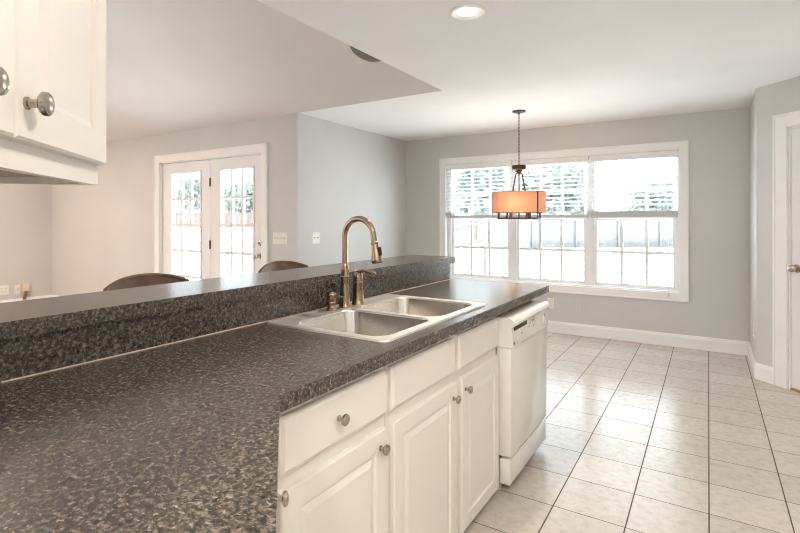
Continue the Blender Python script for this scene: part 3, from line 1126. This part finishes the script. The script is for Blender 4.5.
# speaker in the sloped ceiling, partly behind the ceiling edge: ray through the pixel of its centre
def on_vault(u, v):
    f, yw = 495., math.atan(308/495)
    F = (-math.sin(yw), math.cos(yw)); Rr = (math.cos(yw), math.sin(yw))
    a, b = (u-400)/f, (220-v)/f
    rx, ry = F[0]+a*Rr[0], F[1]+a*Rr[1]
    t = (CZ+TAN*YF-1.31)/(b+TAN*ry)
    return rx*t, ry*t
spx, spy = on_vault(369, 48)
sp_ = thing('ceiling_speaker', 'round grey grille speaker in the sloped ceiling, half hidden by the ceiling edge', 'speaker', (spx, spy, vz(spy)))
sp_.rotation_euler = (ta, 0, 0)
bm = new_bm()
add_lathe(bm, [(.178, 0), (.178, -.005), (.170, -.009), (.154, -.009), (.152, -.004)], seg=40, caps=False)
obj('rim', bm, M['speaker_rim'], sp_, 50)
bm = new_bm()
add_lathe(bm, [(.153, -.003), (.151, -.006), (.08, -.009), (0, -.011)], seg=40)
obj('grille', bm, M['grille'], sp_, 60)

# ------------------------------------------------------------------ blinds
def blind(label, b0, b1, zrail, railh, cords, loc_y=YW+.012, stack=0):
    t = thing('window_blind', label, 'blind', ((b0+b1)/2, loc_y, WZ1), 0, 'white slat blinds on the triple window')
    w = (b1-b0)/2
    z = lambda v: v-WZ1
    bm = new_bm()
    add_box(bm, -w, w, -.024, .024, z(1.985), z(2.028), .002)
    add_box(bm, -w-.003, w+.003, -.031, -.025, z(1.963), z(2.030), .002)
    obj('head_rail', bm, M['slat'], t)
    bm = new_bm()
    zz_ = 1.945
    tilt = math.radians(18)
    top = zrail+railh+.012*stack
    while zz_ > top+.02:
        cy, cz = math.cos(tilt)*.025, math.sin(tilt)*.025
        a = [(-w, -cy, z(zz_)-cz), (w, -cy, z(zz_)-cz), (w, 0, z(zz_)+.003), (-w, 0, z(zz_)+.003)]
        b = [(-w, cy, z(zz_)+cz), (w, cy, z(zz_)+cz)]
        v = [bm.verts.new(p) for p in a+b]
        vb = [bm.verts.new((p[0], p[1], p[2]-.003)) for p in a+b]
        for q in ((v, 0), (vb, 1)):
            l = q[0]
            bm.faces.new([l[0], l[1], l[2], l[3]]); bm.faces.new([l[3], l[2], l[5], l[4]])
        for i, j in ((0, 1), (1, 2), (2, 5), (5, 4), (4, 3), (3, 0)):
            bm.faces.new([v[i], v[j], vb[j], vb[i]])
        zz_ -= .047
    for k in range(stack):
        add_box(bm, -w, w, -.025, .025, z(zrail+railh+.003+.009*k), z(zrail+railh+.006+.009*k))
    obj('slats', bm, M['slat'], t)
    bm = new_bm()
    add_box(bm, -w, w, -.027, .025, z(zrail), z(zrail+railh), .003)
    br = obj('bottom_rail', bm, M['rail'], t)
    for u in (-w+.11, 0, w-.11):
        bm = new_bm()
        add_box(bm, u-.014, u+.014, -.031, -.024, z(zrail+railh*.3), z(zrail+railh*.8), .002)
        obj('rail_clip', bm, M['rail'], br)
    for u in (-w+.10, 0, w-.10):
        bm = new_bm()
        for y in (-.027, .027):
            add_box(bm, u-.0012, u+.0012, y-.0008, y+.0008, z(zrail+railh*.5), z(1.985))
        add_box(bm, u-.0012, u+.0012, -.0278, .0278, z(zrail+railh*.5), z(zrail+railh*.5)+.0016)
        obj('ladder_cord', bm, M['cord'], t)
    for (u, zend, kind) in cords:
        bm = new_bm()
        y = -.036
        add_tube(bm, [(u, y, z(1.965)), (u, y, z(1.5)), (u+.003, y-.004, z(zend+.04))], .0028 if kind == 'wand' else .0018, 6)
        nm = 'tilt_wand' if kind == 'wand' else 'pull_cord'
        cd = obj(nm, bm, M['cord'], t, 60)
        bm = new_bm()
        add_lathe(bm, [(.002, .045), (.006, .035), (.010, .008), (.008, 0), (0, 0)], (u+.003, y-.004, z(zend)), 12)
        obj('tassel', bm, M['cord'], cd, 60)
    return t
blind('raised white slat blind on the left unit, beside the nook wall', WX0+.012, -2.045, 1.335, .036, [(.34, .62, 'cord'), (-.36, 1.36, 'wand')], stack=5)
blind('raised white slat blind on the middle unit, behind the pendant lamp', -2.02, -1.145, 1.335, .036, [(.385, .30, 'cord'), (-.36, 1.40, 'wand')], stack=5)
blind('white slat blind on the right unit with a broad bottom rail', -1.118, WX1-.012, 1.335, .072, [(.34, .515, 'cord'), (-.39, 1.2, 'wand')], stack=3)

# ------------------------------------------------------------------ switches and outlets
def plate(name, label, cat, loc, rz, w, h, kind, gangs, group=None):
    t = thing(name, label, cat, loc, rz, group)
    bm = new_bm()
    add_box(bm, -w/2, w/2, -.006, 0, -h/2, h/2, .002)
    obj('cover_plate', bm, M['white_plastic'], t)
    for g in range(gangs):
        u = (g-(gangs-1)/2)*.046
        if kind == 'switch':
            bm = new_bm()
            add_box(bm, u-.006, u+.006, -.008, -.005, -.013, .013, .001)
            vs = add_box(bm, u-.004, u+.004, -.020, -.006, .0, .010, .001)
            obj('toggle', bm, M['cream_plastic'], t)
        else:
            for v in (-.02, .02):
                bm = new_bm()
                add_lathe(bm, [(.017, 0), (.017, .003), (.0155, .004), (0, .004)], (u, -.005, v), 18, Matrix.Rotation(PI/2, 4, 'X'))
                so = obj('socket', bm, M['white_plastic'], t, 40)
                for e in (-.007, .007):
                    bm = new_bm()
                    add_box(bm, u+e-.001, u+e+.001, -.0098, -.008, v-.002, v+.007)
                    obj('slot', bm, M['dark'], so)
        for v in ((-.045, .045) if kind == 'switch' else (0,)):
            bm = new_bm()
            add_lathe(bm, [(.003, 0), (.003, .0015), (0, .002)], (u, -.0058, v*h/.12), 8, Matrix.Rotation(PI/2, 4, 'X'))
            obj('screw', bm, M['nickel'], t)
    return t
plate('light_switch', 'white four-gang switch plate right of the patio doors', 'light switch', (-3.797, YF, 1.12), 0, .205, .118, 'switch', 4)
plate('light_switch', 'white double switch plate on the bright nook side wall', 'light switch', (XS, 4.005, 1.118), PI/2, .115, .12, 'switch', 2)
plate('wall_outlet', 'white outlet low under the triple window, beside the counter end', 'outlet', (-1.565, YW, .335), 0, .075, .12, 'outlet', 1)
plate('wall_outlet', 'white outlet low on the short wall between the window corner and the white door', 'outlet', (XR, 5.25, .36), -PI/2, .075, .12, 'outlet', 1)
plate('wall_outlet', 'wide white two-gang outlet plate leftmost on the far left wall', 'outlet', (XL, 3.10, .28), PI/2, .125, .14, 'outlet', 2)
plate('wall_outlet', 'narrow white outlet plate between the wide plate and the plugged adapter', 'outlet', (XL, 3.268, .27), PI/2, .075, .13, 'outlet', 1)
pl = thing('plug_adapter', 'cream plug-in adapter with a brown strap hanging from it on the far left wall', 'adapter', (XL, 3.372, .285), PI/2)
bm = new_bm()
add_box(bm, -.045, .045, -.035, 0, -.05, .06, .006)
obj('housing', bm, M['cream_plastic'], pl)
bm = new_bm()
add_tube(bm, [(.0, -.03, -.05), (-.01, -.032, -.10), (-.028, -.03, -.17)], .02, 8)
obj('strap', bm, M['strap'], pl, 60)

# ------------------------------------------------------------------ bar stools
def stool(label, x, y):
    t = thing('bar_stool', label, 'bar stool', (x, y, 0), 0, 'brown leather bar stools behind the bar')
    # local +x faces the bar, backrest at -x
    bm = new_bm()
    loops = [rrect(-.20, .20, -.21, .21, z_, r_) for z_, r_ in ((.64, .06),)]
    L_ = [rrect(-.20+i, .20-i, -.21+i, .21-i, z_, .07) for i, z_ in ((.01, .63), (0, .645), (0, .675), (.012, .695), (.04, .703))]
    add_loops(bm, L_, True, True)
    obj('seat', bm, M['leather'], t, 50)
    bm = new_bm()
    nu, nv = 24, 10
    W2 = .235
    def P(i, j, side):
        u = -1+2*i/nu
        top = 1.050-.058*abs(u)**2.2-.10*max(0, abs(u)-.86)/.14
        v = j/nv
        zz_ = .76+(top-.76)*v
        xx = -.20+.075*u*u-.05*(zz_-.76)
        th = .018*(1-.6*v**6)*(1-.5*abs(u)**8)
        return Vector((xx+side*th, u*W2, zz_))
    G = [[[bm.verts.new(P(i, j, s)) for j in range(nv+1)] for i in range(nu+1)] for s in (1, -1)]
    for s in (0, 1):
        for i in range(nu):
            for j in range(nv):
                bm.faces.new([G[s][i][j], G[s][i+1][j], G[s][i+1][j+1], G[s][i][j+1]])
    for i in range(nu):
        for j in (0, nv):
            bm.faces.new([G[0][i][j], G[0][i+1][j], G[1][i+1][j], G[1][i][j]])
    for j in range(nv):
        for i in (0, nu):
            bm.faces.new([G[0][i][j], G[0][i][j+1], G[1][i][j+1], G[1][i][j]])
    bk = obj('backrest', bm, M['leather'], t, 60)
    bm = new_bm()
    pts = []
    for i in range(nu+1):
        p = P(i, nv, 0)
        pts.append(p)
    add_tube(bm, pts, .010, 8)
    obj('piping', bm, M['leather'], bk, 60)
    for sx in (-1, 1):
        for sy in (-1, 1):
            bm = new_bm()
            top = (sx*.165, sy*.175, .635)
            bot = (sx*.20, sy*.205, 0)
            add_tube(bm, [bot, ((top[0]+bot[0])/2, (top[1]+bot[1])/2, .32), top], [.015, .018, .021], 8)
            obj('leg', bm, M['stool_wood'], t, 60)
    for sy in (-1, 1):
        bm = new_bm()
        add_tube(bm, [(-.15, sy*.17, .64), (-.19, sy*.17, .74), (-.187, sy*.17, .86)], .014, 8)
        obj('back_post', bm, M['stool_wood'], t, 60)
    for (a, b) in (((.188, -.19, .22), (.188, .19, .22)), ((-.188, -.19, .30), (-.188, .19, .30)), ((-.185, .19, .26), (.185, .19, .26)), ((-.185, -.19, .26), (.185, -.19, .26))):
        bm = new_bm()
        add_tube(bm, [a, b], .011, 8)
        obj('footrest', bm, M['stool_wood'], t, 60)
    return t
stool('brown leather bar stool behind the left part of the raised bar', -2.03, 1.33)
stool('brown leather bar stool behind the bar, below the patio door knob', -2.03, 2.19)

# ------------------------------------------------------------------ outside
bm = new_bm()
ys = [YF+.16, 30, 34, 56, 130]
zs = [-.30, -.30, -.25, .40, .60]
xs = [-110, -60, -30, -9, 10, 30, 60]
G = [[bm.verts.new((x, y, z_)) for x in xs] for y, z_ in zip(ys, zs)]
for i in range(len(ys)-1):
    for j in range(len(xs)-1):
        bm.faces.new([G[i][j], G[i][j+1], G[i+1][j+1], G[i+1][j]])
struct('ground', bm, M['ground'])

def to_world(u, depth):
    yw = math.atan(308/495)
    a = (u-400)/495
    return (-math.sin(yw)*depth+a*depth*math.cos(yw), math.cos(yw)*depth+a*depth*math.sin(yw))

def fence(name, label, p0, p1, z0, h, mat, bw=.145):
    p0, p1 = Vector(p0), Vector(p1)
    d = p1-p0; ln = d.length
    t = thing(name, label, 'fence', (p0.x, p0.y, z0), math.atan2(d.y, d.x))
    bm = new_bm()
    u = 0
    while u < ln:
        dh = random.uniform(-.015, .015)
        add_box(bm, u, u+bw-.010, 0, .02, .03, h+dh)
        u += bw
    obj('boards', bm, mat, t)
    bm = new_bm()
    for z_ in (.3, h-.25):
        add_box(bm, 0, ln, -.045, -.002, z_, z_+.09)
    obj('rails', bm, mat, t)
    u = .5
    while u < ln:
        bm = new_bm()
        add_box(bm, u, u+.1, -.12, -.03, 0, h+.08)
        obj('post', bm, mat, t)
        u += 2.6
    return t
fence('board_fence', 'pale grey board fence seen low through the triple window', to_world(478, 27.5), to_world(720, 29.5), -.30, 1.85, M['fence'], .20)
fence('board_fence', 'reddish board fence far off through the right patio door', to_world(170, 54), to_world(300, 60), .40, 1.75, M['redfence'], .4)

# sloped railing outside the left window unit
def rail_pts(u, v, dep):
    x, y = to_world(u, dep)
    return Vector((x, y, 1.31+(220-v)/495*dep))
dep = 14
rr = thing('ramp_railing', 'sloped grey handrail with two bars outside the left window unit', 'railing', (*to_world(485, dep), -.30))
def loc(p): return p-rr.location
for v0, v1 in ((237, 222.5), (255, 240)):
    bm = new_bm()
    add_tube(bm, [loc(rail_pts(425, v0, dep)), loc(rail_pts(485, v1, dep))], .042, 8)
    obj('rail', bm, M['rail_wood'], rr, 60)
for u in (485, 430):
    p = loc(rail_pts(u, 221.5 if u == 485 else 235, dep))
    bm = new_bm()
    add_box(bm, p.x-.04, p.x+.04, p.y-.04, p.y+.04, 0, p.z)
    obj('post', bm, M['rail_wood'], rr)

def tree(label, u, depth, zb, h, w, seed, n=1500):
    rnd = random.Random(seed)
    x, y = to_world(u, depth)
    t = thing('leafy_tree', label, 'tree', (x, y, zb))
    bm = new_bm()
    add_tube(bm, [(0, 0, -.1), (.1, .05, h*.3), (.0, .1, h*.6)], [.28, .2, .1], 8)
    for k in range(5):
        a = k*1.3+seed
        add_tube(bm, [(.05, .05, h*(.25+.05*k)), (w*.25*math.cos(a), w*.25*math.sin(a), h*(.45+.06*k))], [.11, .04], 6)
    obj('trunk', bm, M['bark'], t, 60)
    bm = new_bm()
    blobs = []
    for k in range(16):
        a = rnd.uniform(0, 2*PI); q = math.sqrt(rnd.random())*.7
        blobs.append((Vector((w/2*q*math.cos(a), w/2*q*math.sin(a), h*rnd.uniform(.35, .85))), w*rnd.uniform(.14, .26)))
    for k in range(n):
        c, r_ = rnd.choice(blobs)
        d = Vector((rnd.gauss(0, 1), rnd.gauss(0, 1), rnd.gauss(0, 1))).normalized()
        p = c+d*r_*rnd.uniform(.75, 1.05)
        s = rnd.uniform(.18, .36)
        e1 = Vector((rnd.gauss(0, 1), rnd.gauss(0, 1), rnd.gauss(0, 1))).normalized()
        e2 = e1.orthogonal().normalized()
        v = [bm.verts.new(p+e1*s), bm.verts.new(p+e2*s*.6), bm.verts.new(p-e1*s), bm.verts.new(p-e2*s*.6)]
        bm.faces.new(v)
    obj('foliage', bm, M['leaf'], t, recalc=False)
    return t
tree('broad pale tree beyond the fence, seen through the left blind', 474, 36, -.2, 6.2, 5.0, 1)
tree('pale tree beyond the fence, seen through the middle blind', 553, 37, -.2, 6.3, 5.4, 2)
tree('low tree far behind the fence, seen through the right blind', 655, 46, 0, 4.6, 5.0, 3)
tree('green tree over the reddish fence, left of the two in the right patio door', 228, 74, .45, 6.0, 4.0, 4)
tree('green tree over the reddish fence, right of the two in the right patio door', 249, 62, .45, 6.0, 3.6, 5)
tree('small green tree seen through the top of the left patio door', 192, 64, .45, 6.6, 4.2, 6)

# patio chair outside the left door leaf
cx, cy = to_world(186, 8.6)
pc_ = thing('patio_chair', 'grey metal patio chair outside the left patio door leaf', 'chair', (cx, cy, -.30), math.radians(150))
for sx in (-.24, .24):
    bm = new_bm()
    add_tube(bm, [(sx, -.22, 0), (sx, -.2, .40), (sx, .22, .42)], .021, 8)
    obj('leg', bm, M['chair_metal'], pc_, 60)
    bm = new_bm()
    add_tube(bm, [(sx, .34, 0), (sx, .22, .42), (sx, .30, .95)], .021, 8)
    obj('leg', bm, M['chair_metal'], pc_, 60)
bm = new_bm()
for k in range(5):
    add_box(bm, -.24, .24, -.19+.085*k, -.12+.085*k, .405, .42)
obj('seat', bm, M['chair_metal'], pc_)
for z_, y_ in ((.93, .296), (.75, .27), (.58, .245)):
    bm = new_bm()
    add_tube(bm, [(-.24, y_, z_), (.24, y_, z_)], .019, 8)
    obj('back_rail', bm, M['chair_metal'], pc_, 60)
